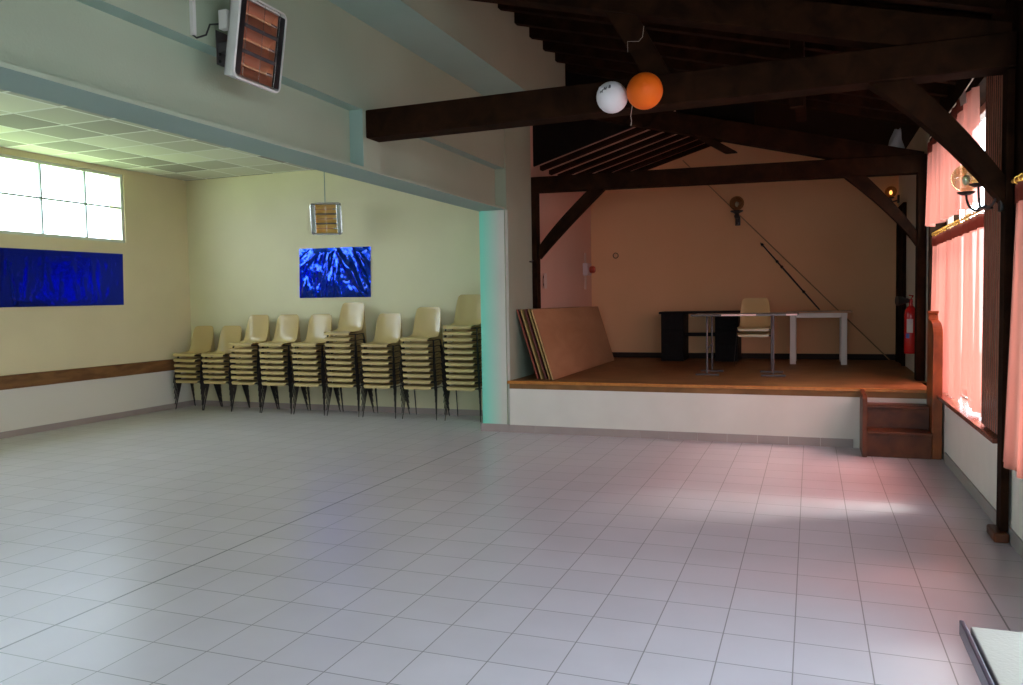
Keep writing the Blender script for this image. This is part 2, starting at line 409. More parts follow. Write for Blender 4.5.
# stage ceiling: pale slope on the left, dark boards on the right
b = B().prism([(XW-0.1, YT+0.17, zleft(XW-0.1)+0.062), (-2.2, YT+0.17, zleft(-2.2)+0.062), (-2.2, YT+0.17, zleft(-2.2)+0.17), (XW-0.1, YT+0.17, zleft(XW-0.1)+0.17)], (0, YK-YT-0.17, 0))
struct('ceiling_stage', b, 'stage_pink', 'pale sloping ceiling between the stage rafters', 'ceiling')
b = B().prism([(-4.7, YR, zraft(-4.7)+0.13), (XR+0.3, YR, zraft(XR+0.3)+0.13), (XR+0.3, YR, zraft(XR+0.3)+0.2), (-4.7, YR, zraft(-4.7)+0.2)], (0, YK+0.2-YR, 0))
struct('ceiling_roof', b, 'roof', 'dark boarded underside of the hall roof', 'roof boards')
# boarded gable between the two roof slopes at the stage mouth
b = B().prism([(XW-0.011, YT+0.11, zleft(XW)+0.015), (-2.60, YT+0.11, zleft(-2.60)+0.015), (-2.30, YT+0.11, 3.80), (-1.60, YT+0.11, 3.64), (-1.60, YT+0.11, zraft(-1.60)+0.12), (XW-0.011, YT+0.11, zraft(XW)+0.12)], (0, 0.05, 0))
struct('wall_gable', b, 'roof', 'dark boarding above the left of the stage mouth', 'gable boarding')

# right wall
ZH = 3.36
def rwall(b, y0, y1, z0, z1): b.box(XR, XR+0.3, y0, y1, z0, z1)
b = B(); rwall(b, YR, 7.30, 0, 0.62)
struct('wall_right', b, 'white_wall', 'white wall under the right hand windows', 'wall')
b = B()
rwall(b, YR, 7.30, ZH, 4.1); rwall(b, 2.74, 3.95, 0.62, ZH); rwall(b, 7.21, 7.30, 0.62, ZH); rwall(b, -1.9, -1.3, 0.62, ZH); rwall(b, YR, -4.6, 0.62, ZH)
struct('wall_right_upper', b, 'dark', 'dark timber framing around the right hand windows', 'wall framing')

# baseboards
struct('baseboard_left', B().box(XL, XL+0.012, YR, YB, 0, 0.085), 'baseboard', 'pinkish skirting tiles along the annex left wall', 'baseboard')
struct('baseboard_back', B().box(XL, XA, YB-0.012, YB, 0, 0.085), 'baseboard', 'pinkish skirting tiles behind the stacked chairs', 'baseboard')
struct('baseboard_pillar', B().box(XA-0.008, XW+0.02, YP-0.012, YP+0.0, 0, 0.10), 'baseboard', 'pink skirting tiles around the pillar foot', 'baseboard')
b = B()
for k in range(12):
    x = XW+0.021+k*0.337; b.box(x, min(x+0.334, -0.47), YS-0.01, YS+0.003, 0, 0.095)
struct('baseboard_stage', b, 'baseboard', 'pinkish skirting tiles along the stage front', 'baseboard')
struct('baseboard_right', B().box(XR-0.014, XR, YR, 5.86, 0, 0.10), 'base_grey', 'grey skirting under the right hand windows', 'baseboard')
b = B().box(XW+0.02, XR, YK-0.015, YK, ZS, ZS+0.09)
struct('baseboard_stage_back', b, 'stage_skirt', 'dark skirting along the stage back wall', 'baseboard')
struct('trim_3', B().box(XL, XL+0.025, YR, 7.69, 0.632, 0.815, 0.004), 'rail', 'brown wooden rail along the annex left wall', 'wall rail')

# dark doorway on the right stage wall
d = thing('door_1', (XR, 9.85, ZS), 'dark wooden door in the right stage wall', 'door', None, 'structure')
obj('door_leaf', B().box(XR-0.03, XR-0.002, 9.62, 10.36, ZS+0.005, 2.90, 0.004), 'dark', d)
b = B().box(XR-0.05, XR-0.002, 9.54, 9.62, ZS, 2.98, 0.004).box(XR-0.05, XR-0.002, 10.36, 10.44, ZS, 2.98, 0.004).box(XR-0.05, XR-0.002, 9.62, 10.36, 2.90, 2.98, 0.004)
obj('door_frame', b, 'dark', d)

# ------------------------------------------------------------------ windows
def window(name, label, x, y0, y1, z0, z1, ny, zs, fm, bm_, w=0.05, bar=0.018):
    t = thing(name, (x, (y0+y1)/2, z0), label, 'window', None, 'structure')
    f = B().box(x-0.03, x+0.03, y0, y1, z0, z0+w, 0.004).box(x-0.03, x+0.03, y0, y1, z1-w, z1, 0.004)
    f.box(x-0.03, x+0.03, y0, y0+w, z0+w, z1-w, 0.004).box(x-0.03, x+0.03, y1-w, y1, z0+w, z1-w, 0.004)
    obj('window_frame', f, fm, t)
    ys = [y0 + (y1-y0)*k/ny for k in range(1, ny)] if isinstance(ny, int) else ny
    for y in ys:
        obj('mullion', B().box(x-0.02, x+0.02, y-bar/2, y+bar/2, z0+w, z1-w), bm_, t)
    for z in zs:
        obj('transom', B().box(x-0.018, x+0.018, y0+w, y1-w, z-bar/2, z+bar/2), bm_, t)
    obj('pane', B().box(x-0.002, x+0.002, y0+w, y1-w, z0+w, z1-w), 'glass', t)
    return t
w1 = window('window_1', 'long high annex window with white frame above the blue foil', XL-0.05, WY0, WY1, WZ0, WZ1,
            [5.735-0.715*k for k in range(0, 10)], [3.19], 'frame_white', 'frame_teal', 0.045, 0.022)
w2 = window('window_2', 'tall wooden window behind the salmon curtains beside the stage', XR+0.20, 3.95, 7.21, 0.66, ZH, 3, [2.30], 'frame_wood', 'frame_wood', 0.07, 0.06)
# grooved mahogany panel beside it
b = B().box(XR-0.022, XR-0.001, 3.36, 3.93, 0.665, ZH-0.02, 0.003)
for k in range(8):
    y = 3.37 + k*0.070; b.box(XR-0.044, XR-0.02, y, y+0.050, 0.68, ZH-0.04, 0.010)
obj('grooved_panel', b, 'panelwood', w2)
obj('window_sill', B().box(0.262, XR+0.165, 3.34, 7.20, 0.622, 0.66, 0.006), 'sill', w2)
w3 = window('window_3', 'window behind the salmon curtain at the right edge of the photo', XR+0.17, -1.3, 2.74, 0.66, ZH, 4, [2.30], 'frame_wood', 'frame_wood', 0.07, 0.06)
obj('window_sill', B().box(0.29, XR+0.135, -1.28, 2.73, 0.622, 0.66, 0.006), 'sill', w3)
w4 = window('window_4', 'uncurtained window of the right wall behind the viewpoint', XR+0.17, -4.6, -1.9, 0.66, ZH, 3, [2.30], 'frame_wood', 'frame_wood', 0.07, 0.06)

d = thing('door_2', (-2.3, YR-0.15, 0), 'wide glazed door in the rear wall behind the viewpoint', 'door', None, 'structure')
b = B()
for k in range(4):
    x = -2.4+0.7666*k; b.box(max(-2.4, x-0.05), min(-0.1, x+0.05), YR-0.18, YR-0.12, 0, 2.9)
b.box(-2.35, -0.15, YR-0.175, YR-0.125, 0.0, 0.12).box(-2.35, -0.15, YR-0.175, YR-0.125, 2.82, 2.9)
obj('door_frame', b, 'frame_wood', d)
obj('pane', B().box(-2.35, -0.15, YR-0.152, YR-0.148, 0.12, 2.82), 'glass', d)
# unseen roof, added to block the sun from the right edge window
struct('added_sun_shade', B().prism([(XR+0.31, -1.2, 3.60), (XR+2.1, -1.2, 3.30), (XR+2.1, -1.2, 3.36), (XR+0.31, -1.2, 3.68)], (0, 4.1, 0)), 'paving', 'added unseen roof keeping the sun off a right hand window', 'added sun shade')

# ------------------------------------------------------------------ roof trusses
def arc_pts(p0, p1, c, n=10):      # quadratic curve p0 -> p1 with control c
    return [((1-t)**2*p0[0]+2*t*(1-t)*c[0]+t*t*p1[0], (1-t)**2*p0[1]+2*t*(1-t)*c[1]+t*t*p1[1]) for t in [k/n for k in range(n+1)]]
def brace(lower, upper, y, th):
    pts = arc_pts(*lower) + list(reversed(arc_pts(*upper)))
    b = B(); n = len(pts)//2
    for i in range(n-1):
        a, c = pts[i], pts[i+1]; d2, e = pts[len(pts)-2-i], pts[len(pts)-1-i]
        b.prism([(a[0], y, a[1]), (c[0], y, c[1]), (d2[0], y, d2[1]), (e[0], y, e[1])], (0, th, 0))
    bmesh.ops.remove_doubles(b.bm, verts=b.bm.verts, dist=1e-4)
    seen = {}
    for f in b.bm.faces[:]:
        k = tuple(sorted(v.index for v in f.verts)) if False else frozenset(v for v in f.verts)
        seen.setdefault(k, []).append(f)
    dd = [f for fs in seen.values() if len(fs) > 1 for f in fs]
    if dd: bmesh.ops.delete(b.bm, geom=dd, context='FACES_ONLY')
    return b

t1 = thing('roof_truss', (-2.1, 3.2, 3.1), 'dark timber roof truss across the hall with two balloons on its beam', 'roof truss', 'roof trusses')
obj('tie_beam', B().prism([(XW+0.006, 3.09, 3.105), (XR-0.01, 3.09, 3.15), (XR-0.01, 3.09, 3.375), (XW+0.006, 3.09, 3.345)], (0, 0.22, 0), 0.008), 'dark', t1)
obj('principal_rafter', B().prism([(XC+0.01, 3.11, 4.305), (0.30, 3.11, 3.20), (0.30, 3.11, 3.44), (XC+0.01, 3.11, 4.54)], (0, 0.18, 0), 0.006), 'dark', t1)
obj('strut', B().prism([(-2.43, 3.13, 3.90), (-2.18, 3.13, 3.84), (-1.92, 3.13, 3.36), (-2.12, 3.13, 3.36)], (0, 0.14, 0), 0.006), 'dark', t1)
obj('curved_brace', brace(((-0.56, 3.14), (0.271, 2.26), (-0.12, 2.80)), ((-0.30, 3.14), (0.271, 2.45), (-0.02, 2.88)), 3.12, 0.14), 'dark', t1)
obj('post', B().box(0.272, XR-0.016, 3.10, 3.24, 0.07, 3.14, 0.005), 'dark', t1)
obj('post_foot', B().box(0.225, XR-0.02, 3.05, 3.30, 0.0, 0.065, 0.012), 'stair', t1)

t2 = thing('roof_truss', (-2.1, YT, ZS), 'dark timber roof truss framing the mouth of the stage', 'roof truss', 'roof trusses')
obj('tie_beam', B().prism([(XW-0.010, YT-0.087, 3.165), (XR-0.01, YT-0.087, 3.09), (XR-0.01, YT-0.087, 3.305), (XW-0.010, YT-0.087, 3.37)], (0, 0.187, 0), 0.006), 'dark', t2)
obj('principal_rafter', B().prism([(XC+0.01, YT-0.08, 4.18), (0.30, YT-0.08, 3.07), (0.30, YT-0.08, 3.33), (XC+0.01, YT-0.08, 4.44)], (0, 0.16, 0), 0.006), 'dark', t2)
obj('strut', B().prism([(-2.35, YT-0.06, 3.75), (-2.2, YT-0.06, 3.75), (-1.80, YT-0.06, 3.50), (-1.95, YT-0.06, 3.50)], (0, 0.12, 0), 0.004), 'dark', t2)
obj('curved_brace', brace(((-3.50, 3.16), (-4.44, 2.25), (-4.10, 2.62)), ((-3.72, 3.16), (-4.44, 2.42), (-4.22, 2.72)), YT-0.06, 0.12), 'dark', t2)
obj('curved_brace', brace(((-0.56, 3.10), (0.235, 2.24), (0.0, 2.62)), ((-0.32, 3.10), (0.235, 2.42), (0.02, 2.74)), YT-0.06, 0.12), 'dark', t2)
obj('post', B().box(XW-0.010, XW+0.085, YT-0.08, YT+0.08, ZS, 3.165, 0.004), 'dark', t2)
obj('post', B().box(0.235, XR-0.01, YT-0.10, YT+0.10, ZS, 3.09, 0.004), 'dark', t2)

# purlins and hanging post
for i, (x, lb) in enumerate(((-1.05, 'dark purlin under the hall rafters behind the tie beam'),)):
    z1 = zraft(x)-0.025
    tag(obj('roof_purlin', B().box(x-0.06, x+0.06, 0.6, YT+0.09, z1-0.13, z1, 0.006), 'dark'), lb, 'roof beam')
z1 = zraft(-1.05)-0.16
tag(obj('hanging_post', B().box(-1.10, -0.99, 4.15, 4.25, 3.26, z1, 0.005), 'dark'), 'short dark post hanging from the purlin behind the tie beam', 'post')

def rafter(x0, x1, zf, y, w, h):
    return B().prism([(x0, y-w/2, zf(x0)), (x1, y-w/2, zf(x1)), (x1, y-w/2, zf(x1)+h), (x0, y-w/2, zf(x0)+h)], (0, w, 0))
for k in range(13):
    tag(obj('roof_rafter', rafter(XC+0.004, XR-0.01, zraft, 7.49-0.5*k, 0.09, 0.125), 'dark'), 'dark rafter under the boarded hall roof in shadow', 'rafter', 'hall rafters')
for k in range(7):
    tag(obj('stage_rafter', rafter(XW+0.0, -2.25, zleft, 7.93+0.42*k, 0.12, 0.058), 'dark'), 'dark rafter on the pale sloping ceiling over the stage', 'rafter', 'stage rafters')

# ------------------------------------------------------------------ stacking chairs
def interp(tab, t):
    for (a, *va), (b_, *vb) in zip(tab, tab[1:]):
        if t <= b_:
            k = (t-a)/(b_-a); k = k*k*(3-2*k)*0.35 + k*0.65
            return [x+(y-x)*k for x, y in zip(va, vb)]
    return list(tab[-1][1:])
# t, y, z, half width, edge rise (z), edge wrap (y)
SH = [(0.00, -0.264, 0.438, 0.190, 0.000, 0.0), (0.02, -0.268, 0.460, 0.204, 0.000, 0.0), (0.045, -0.255, 0.478, 0.209, 0.002, 0.0), (0.10, -0.21, 0.478, 0.214, 0.006, 0.0), (0.25, -0.11, 0.464, 0.214, 0.018, 0.0),
      (0.40, 0.00, 0.456, 0.212, 0.030, 0.0), (0.50, 0.075, 0.462, 0.208, 0.036, -0.012), (0.57, 0.125, 0.487, 0.205, 0.030, -0.026), (0.64, 0.158, 0.540, 0.204, 0.010, -0.036),
      (0.73, 0.182, 0.630, 0.204, 0.0, -0.034), (0.83, 0.205, 0.735, 0.199, 0.0, -0.028), (0.92, 0.224, 0.84, 0.188, 0.0, -0.020), (0.97, 0.234, 0.895, 0.172, 0.0, -0.012), (1.0, 0.236, 0.916, 0.135, 0.0, -0.006)]
def shell_mesh():
    def f(u, v):
        y, z, w, er, ew = interp(SH, v)
        s = 2*u-1; e = abs(s)**3
        return (1.07*w*s, y+ew*e, z+er*e)
    return B().grid(f, 14, 34).solid(0.007)
def chair_leg(sx, front):
    # thin pressed steel leg, wide when seen from the side, tapering to the foot
    if front: yt, yb, wt, wb = -0.125, -0.225, 0.046, 0.020
    else: yt, yb, wt, wb = 0.085, 0.215, 0.046, 0.020
    xt, xb, th = sx*0.236, sx*0.274, 0.0058
    b = B(); rings = []
    for k in range(6):
        t = k/5; x = xt+(xb-xt)*t; y = yt+(yb-yt)*t; w = wt+(wb-wt)*t**0.8; z = 0.452*(1-t)
        rings.append([b.bm.verts.new((x+dx*th/2, y+dy*w/2, z)) for dx, dy in ((-1, -0.8), (-1, 0.8), (-0.3, 1), (0.3, 1), (1, 0.8), (1, -0.8), (0.3, -1), (-0.3, -1))])
    for p, q in zip(rings, rings[1:]):
        for k in range(8): b.bm.faces.new((p[k], p[(k+1) % 8], q[(k+1) % 8], q[k]))
    b.bm.faces.new(rings[0]); b.bm.faces.new(rings[-1])
    return b
def frame_mesh():
    b = B()
    for y, z in ((-0.125, 0.440), (0.070, 0.434)):
        b.tube([(-0.2335, y, 0.448), (-0.20, y, 0.446), (-0.15, y, z), (0.15, y, z), (0.20, y, 0.446), (0.2335, y, 0.448)], 0.006, 6)
    b.tube([(-0.09, -0.125, 0.440), (-0.09, 0.070, 0.434)], 0.006, 6).tube([(0.09, -0.125, 0.440), (0.09, 0.070, 0.434)], 0.006, 6)
    return b
def make_chair(label, group):
    t = thing('stacking_chair', (0, 0, 0), label, 'chair', group)
    obj('seat_shell', shell_mesh(), 'shell', t, True)
    for sx in (-1, 1):
        obj('leg', chair_leg(sx, True), 'leg', t, True); obj('leg', chair_leg(sx, False), 'leg', t, True)
    obj('seat_frame', frame_mesh(), 'leg', t, True)
    return t
def copy_thing(src, label, group):
    c = src.copy(); COL.objects.link(c); c['label'] = label
    if group: c['group'] = group
    for ch in src.children:
        k = ch.copy(); COL.objects.link(k); k.parent = c
        for g in ch.children:
            h = g.copy(); COL.objects.link(h); h.parent = k
    return c
ORD = ['topmost', 'second from the top', 'third from the top', 'fourth from the top', 'fifth from the top', 'sixth from the top', 'seventh from the top', 'eighth from the top', 'ninth from the top', 'tenth from the top', 'lowest']
PITCH = 0.0865
STACKS = [(-10.37, 7.39, 6, 'first'), (-9.80, 7.39, 6, 'second'), (-9.24, 7.38, 8, 'third'), (-8.655, 7.37, 8, 'fourth'), (-8.06, 7.37, 8, 'fifth'),
          (-7.46, 7.37, 10, 'sixth'), (-6.84, 7.36, 8, 'seventh'), (-6.18, 7.36, 9, 'eighth'), (-5.50, 7.36, 11, 'last')]
proto = None
for (x, y, n, w) in STACKS:
    jx, jy = 0, 0
    lean = -0.0012 if w in ('sixth', 'last') else random.uniform(-0.0015, 0.001)
    for k in range(n):
        r = n-1-k
        pos = 'lowest' if k == 0 else ORD[r]
        where = 'of the last stack beside the pillar' if w == 'last' else 'of the %s stack from the left wall' % w
        lab = 'beige shell chair, %s, %s' % (pos, where)
        grp = 'chairs of the %s stack' % w
        if proto is None: c = proto = make_chair(lab, grp)
        else: c = copy_thing(proto, lab, grp)
        c.location = (x + lean*k, y - 0.006*k, PITCH*k)

# two of them stacked on the stage
for k, lb in enumerate(('lower beige shell chair of the pair behind the metal table on stage', 'upper beige shell chair of the pair behind the metal table on stage')):
    c = copy_thing(proto, lb, 'chairs on the stage'); c.location = (-1.71, 9.30 - 0.006*k, ZS + PITCH*k)

# ------------------------------------------------------------------ boards leaning on the stage
def board(y0, y1, xb, xt, h, th, m, edge, label):
    # foot at xb on the stage floor, top leaning towards the left wall at xt
    dx = xt-xb; L = math.hypot(dx, h); nx, nz = h/L, -dx/L
    def face(b, o0, o1, ya, yb):
        b.prism([(xb+nx*o0, ya, ZS+nz*o0), (xb+nx*o1, ya, ZS+nz*o1), (xt+nx*o1, ya, ZS+h+nz*o1), (xt+nx*o0, ya, ZS+h+nz*o0)], (0, yb-ya, 0), 0.002)
    b = B(); face(b, 0, th, y0, y1)
    o = obj('wooden_board', b, [m, edge])
    for p in o.data.polygons:
        if p.normal.y < -0.8: p.material_index = 1
    return tag(o, label, 'board', 'boards leaning on the stage')
H = 0.90
specs = [(6.72, 9.72, 'maroon', 'redboard', 'red-edged board, innermost of the stack leaning by the pillar', -4.245),
         (6.70, 9.77, 'yellowboard', 'yellowboard', 'yellow-edged board just outside the red one in the leaning stack', -4.185),
         (6.72, 9.82, 'maroon', 'maroon', 'maroon board in the middle of the leaning stack', -4.135),
         (6.69, 9.82, 'yellowboard', 'yellowboard', 'tan-edged board behind the outer plywood sheet of the leaning stack', -4.075),
         (6.61, 9.97, 'plywood', 'yellowboard', 'large brown plywood sheet, outermost of the stack leaning by the pillar', -4.005)]
for (y0, y1, m, e, lb, xb) in specs:
    board(y0, y1, xb, xb-0.275+0.12*(1 if m == 'x' else 0), H, 0.022 if m != 'plywood' else 0.018, m, e, lb)

# ------------------------------------------------------------------ furniture on the stage
d = thing('desk', (-2.6, 10.3, ZS), 'black stained kneehole desk against the stage back wall', 'desk')
obj('desk_top', B().box(-3.25, -1.95, 9.98, 10.62, 1.425, 1.46, 0.006), 'desk', d)
for (a, c) in ((-3.22, -2.86), (-2.36, -2.0)):
    p = obj('pedestal', B().box(a, c, 10.02, 10.60, ZS+0.0, 1.424, 0.004), 'desk', d)
    for k in range(3):
        z0 = ZS+0.05+k*0.235
        q = obj('drawer', B().box(a+0.02, c-0.02, 10.002, 10.019, z0, z0+0.215, 0.004), 'desk', p)
obj('stretcher', B().box(-2.86, -2.36, 10.30, 10.33, 1.05, 1.11, 0.003), 'desk', d)

mt = thing('metal_table', (-1.75, 7.9, ZS), 'long narrow table on thin grey steel legs at the stage front', 'table')
obj('table_top', B().box(-2.40, -1.08, 7.55, 8.32, 1.435, 1.462, 0.003), 'dark_top', mt)
for (a, c) in ((-2.01, -1.58), (-1.22, -1.085)):  # reflected glare on the front edge, put in as pale pink pieces
    q = obj('edge_glare', B().box(a, c, 7.543, 7.55, 1.438, 1.461), 'glare_strip', mt); q['label'] = 'pale pink strip put in as glare on the table edge'
for (x, y) in ((-2.20, 7.64), (-1.375, 7.64), (-2.20, 8.20), (-1.42, 8.20)):
    l = obj('leg', B().tube([(x, y, ZS+0.03), (x, y, 1.436)], 0.013, 10), 'grey_steel', mt, True)
    obj('foot_bar', B().box(x-0.15, x+0.15, y-0.02, y+0.02, ZS, ZS+0.022, 0.005), 'grey_steel', l)
obj('crossbar', B().tube([(-2.20, 7.65, 1.0), (-2.20, 8.19, 1.05)], 0.009, 8), 'grey_steel', mt, True)

wt = thing('white_table', (-0.8, 10.0, ZS), 'white painted table with tan top at the back right of the stage', 'table')
obj('table_top', B().box(-1.28, -0.36, 9.60, 10.36, 1.425, 1.447, 0.004), 'table_top', wt)
obj('apron', B().box(-1.18, -0.47, 9.665, 9.69, 1.355, 1.424).box(-1.18, -0.47, 10.27, 10.295, 1.355, 1.424).box(-1.17, -1.145, 9.69, 10.27, 1.355, 1.424).box(-0.505, -0.48, 9.69, 10.27, 1.355, 1.424), 'table_white', wt)
for (x, y) in ((-1.18, 9.68), (-0.47, 9.68), (-1.18, 10.28), (-0.47, 10.28)):
    obj('leg', B().prism([(x-0.042, y-0.042, 1.424), (x+0.042, y-0.042, 1.424), (x+0.042, y+0.042, 1.424), (x-0.042, y+0.042, 1.424)], (0, 0, -(1.424-ZS)), 0.004), 'table_white', wt)

# long rods leaning across the back wall
rp = thing('wooden_pole', (0.2, 10.55, ZS), 'long thin wooden pole leaning diagonally across the stage back wall', 'pole')
p0, p1 = Vector((0.22, 10.58, ZS+0.006)), Vector((-2.95, 10.662, 3.99))
obj('shaft', B().tube([p0, p1], 0.009, 8), 'table_top', rp, True)
fr = thing('jointed_rod', (-0.80, 10.335, 1.447), 'dark jointed rod leaning from the white table top against the back wall', 'rod')
q0, q1 = Vector((-0.80, 10.335, 1.4605)), Vector((-1.70, 10.672, 2.56))
d_ = (q1-q0)
obj('shaft', B().tube([q0, q0+d_*0.55, q1], [0.011, 0.014, 0.009], 8), 'black', fr, True)
for k in (0.25, 0.62, 0.70, 0.96):
    obj('ferrule', B().tube([q0+d_*k, q0+d_*(k+0.022)], 0.022, 8), 'black', fr, True)

# ------------------------------------------------------------------ wall fittings of the stage
def globe_parts(t, c, r, gm, bulbm, down=True):
    g = obj('globe', B().ball(c, r, 28), gm, t, True)
    obj('bulb', B().ball((c[0], c[1], c[2]-r*0.15), r*0.26, 14, r*0.4), bulbm, g, True)
    return g
s = thing('globe_wall_lamp', (-2.06, YK, 2.95), 'globe wall lamp with black bracket on the stage back wall', 'lamp', 'globe wall lamps')
obj('bracket', B().box(-2.10, -2.02, 10.672, YK-0.001, 2.86, 3.02, 0.006)
    .tube([(-2.06, 10.675, 2.90), (-2.06, 10.60, 2.865), (-2.06, 10.52, 2.88), (-2.06, 10.49, 2.96), (-2.06, 10.49, 3.07)], 0.016, 10)
    .lathe([(0.0, -0.10), (0.03, -0.09), (0.045, -0.05), (0.03, -0.02), (0.055, 0.0), (0.10, 0.02), (0.10, 0.035), (0.0, 0.035)], (-2.06, 10.49, 3.05), 16), 'black', s, True)
globe_parts(s, (-2.06, 10.49, 3.205), 0.115, 'globe_dim', 'bulb')
s = thing('globe_wall_lamp', (XR, 10.56, 3.1), 'small golden glowing globe lamp above the dark stage door', 'lamp', 'globe wall lamps')
obj('bracket', B().box(XR-0.03, XR-0.001, 10.52, 10.62, 3.08, 3.2, 0.005).tube([(XR-0.02, 10.57, 3.12), (XR-0.10, 10.57, 3.10), (XR-0.12, 10.57, 3.15)], 0.012, 8)
    .lathe([(0, 0), (0.05, 0.01), (0.05, 0.025), (0, 0.025)], (XR-0.12, 10.57, 3.145), 14), 'black', s, True)
globe_parts(s, (XR-0.12, 10.57, 3.255), 0.085, 'globe_dim', 'lit_bulb')

so = thing('power_socket', (XW+0.02, 7.97, 1.95), 'double power socket on the pink stage side wall', 'socket')
obj('plate', B().box(XW+0.0205, XW+0.032, 7.91, 8.03, 1.85, 2.07, 0.004), 'socket', so)
for z in (1.905, 2.015):
    obj('outlet', B().lathe([(0.0, 0.002), (0.014, 0.002), (0.017, 0.0), (0.022, 0.0), (0.022, 0.005), (0.0, 0.005)], (XW+0.001, 7.97, z), 18, Matrix.Rotation(PI/2, 3, 'Y')), 'stage_skirt', so, True)
sb = thing('switch_box', (XW+0.02, 10.3, 2.1), 'pale switch box with red knob near the stage corner', 'switch')
obj('plate', B().box(XW-0.0115, XW+0.0, 10.24, 10.34, 1.86, 2.48, 0.003), 'socket', sb)
obj('switch_body', B().box(XW+0.001, XW+0.09, 10.08, 10.34, 2.09, 2.30, 0.01), 'label_white', sb)
obj('knob', B().lathe([(0.0, 0.0), (0.05, 0.0), (0.06, 0.02), (0.06, 0.07), (0.045, 0.09), (0, 0.09)], (XW+0.091, 10.22, 2.19), 18, Matrix.Rotation(PI/2, 3, 'Y')), 'redknob', sb, True)
tag(obj('wall_ring', B().ring((-4.12, YK-0.008, 2.44), 0.045, 0.006, 'Y', 18), 'stage_skirt', None, True), 'small dark ring on the stage back wall near the corner', 'ring')
tag(obj('coat_hook', B().tube([(XW+0.0205, 7.30, 2.21), (XW+0.06, 7.30, 2.205), (XW+0.07, 7.30, 2.23)], 0.009, 8), 'black', None, True), 'small black hook on the wall beside the stage post', 'hook')

# fire extinguisher
ex = thing('fire_extinguisher', (0.20, 8.3, 0.93), 'red fire extinguisher with black horn hung on the right stage wall', 'fire extinguisher')
cx, cy = 0.245, 8.1
obj('cylinder', B().lathe([(0, 0.935), (0.068, 0.935), (0.073, 0.95), (0.073, 1.43), (0.066, 1.48), (0.04, 1.52), (0.024, 1.535), (0.024, 1.56), (0, 1.56)], (cx, cy, 0), 24), 'red', ex, True)
obj('valve', B().lathe([(0, 1.56), (0.02, 1.56), (0.025, 1.585), (0.018, 1.62), (0, 1.62)], (cx, cy, 0), 14).tube([(cx, cy, 1.60), (cx-0.04, cy-0.03, 1.625), (cx-0.10, cy-0.05, 1.61)], 0.008, 8).tube([(cx, cy, 1.615), (cx+0.02, cy-0.03, 1.66), (cx-0.03, cy-0.09, 1.665)], 0.008, 8), 'red', ex, True)
obj('horn', B().tube([(cx-0.03, cy-0.05, 1.60), (cx-0.10, cy-0.09, 1.60), (cx-0.17, cy-0.11, 1.60)], [0.02, 0.05, 0.06], 14), 'black', ex, True)
lab = obj('label_panel', B().grid(lambda u, v: (cx+0.0745*math.cos(-PI/2-0.75+1.0*u), cy+0.0745*math.sin(-PI/2-0.75+1.0*u), 1.20+0.17*v), 8, 2), 'label_white', ex, True); lab['label'] = 'white instruction label'
obj('label_badge', B().grid(lambda u, v: (cx+0.0745*math.cos(-PI/2-0.9+0.6*u), cy+0.0745*math.sin(-PI/2-0.9+0.6*u), 1.13+0.06*v), 4, 1), 'label_blue', ex, True)
obj('wall_bracket', B().box(cx+0.068, XR-0.001, cy-0.03, cy+0.03, 1.36, 1.40, 0.003), 'black', ex)

# ------------------------------------------------------------------ wooden steps to the stage
st = thing('stage_steps', (-0.1, 6.15, 0), 'red-brown wooden steps with a tall newel at the right of the stage', 'steps')
obj('stringer', B().prism([(-0.425, 5.92, 0), (-0.425, YS-0.03, 0), (-0.425, YS-0.03, 0.655), (-0.425, 6.02, 0.645), (-0.425, 5.95, 0.635), (-0.425, 5.92, 0.61)], (0.045, 0, 0), 0.004), 'stair', st)
obj('riser', B().box(-0.379, 0.222, 5.975, 5.995, 0.0, 0.239), 'stair', st)
obj('tread', B().box(-0.379, 0.222, 5.94, 6.22, 0.24, 0.272, 0.006), 'stair', st)
obj('riser', B().box(-0.379, 0.222, 6.20, 6.219, 0.273, 0.479), 'stair', st)
obj('tread', B().box(-0.379, 0.222, 6.17, YS-0.03, 0.48, 0.513, 0.006), 'stair', st)
b = B().prism([(0.225, 5.98, 0), (0.225, YS-0.03, 0), (0.225, YS-0.03, 1.47), (0.225, 6.33, 1.47)] + [(0.225, y, z) for y, z in arc_pts((6.30, 1.41), (5.98, 1.26), (6.00, 1.40), 8)], (0.09, 0, 0), 0.005)
obj('newel_panel', b, 'newel', st)
obj('newel_cap', B().box(0.219, 0.318, 6.315, YS-0.029, 1.471, 1.50, 0.006), 'newel', st)

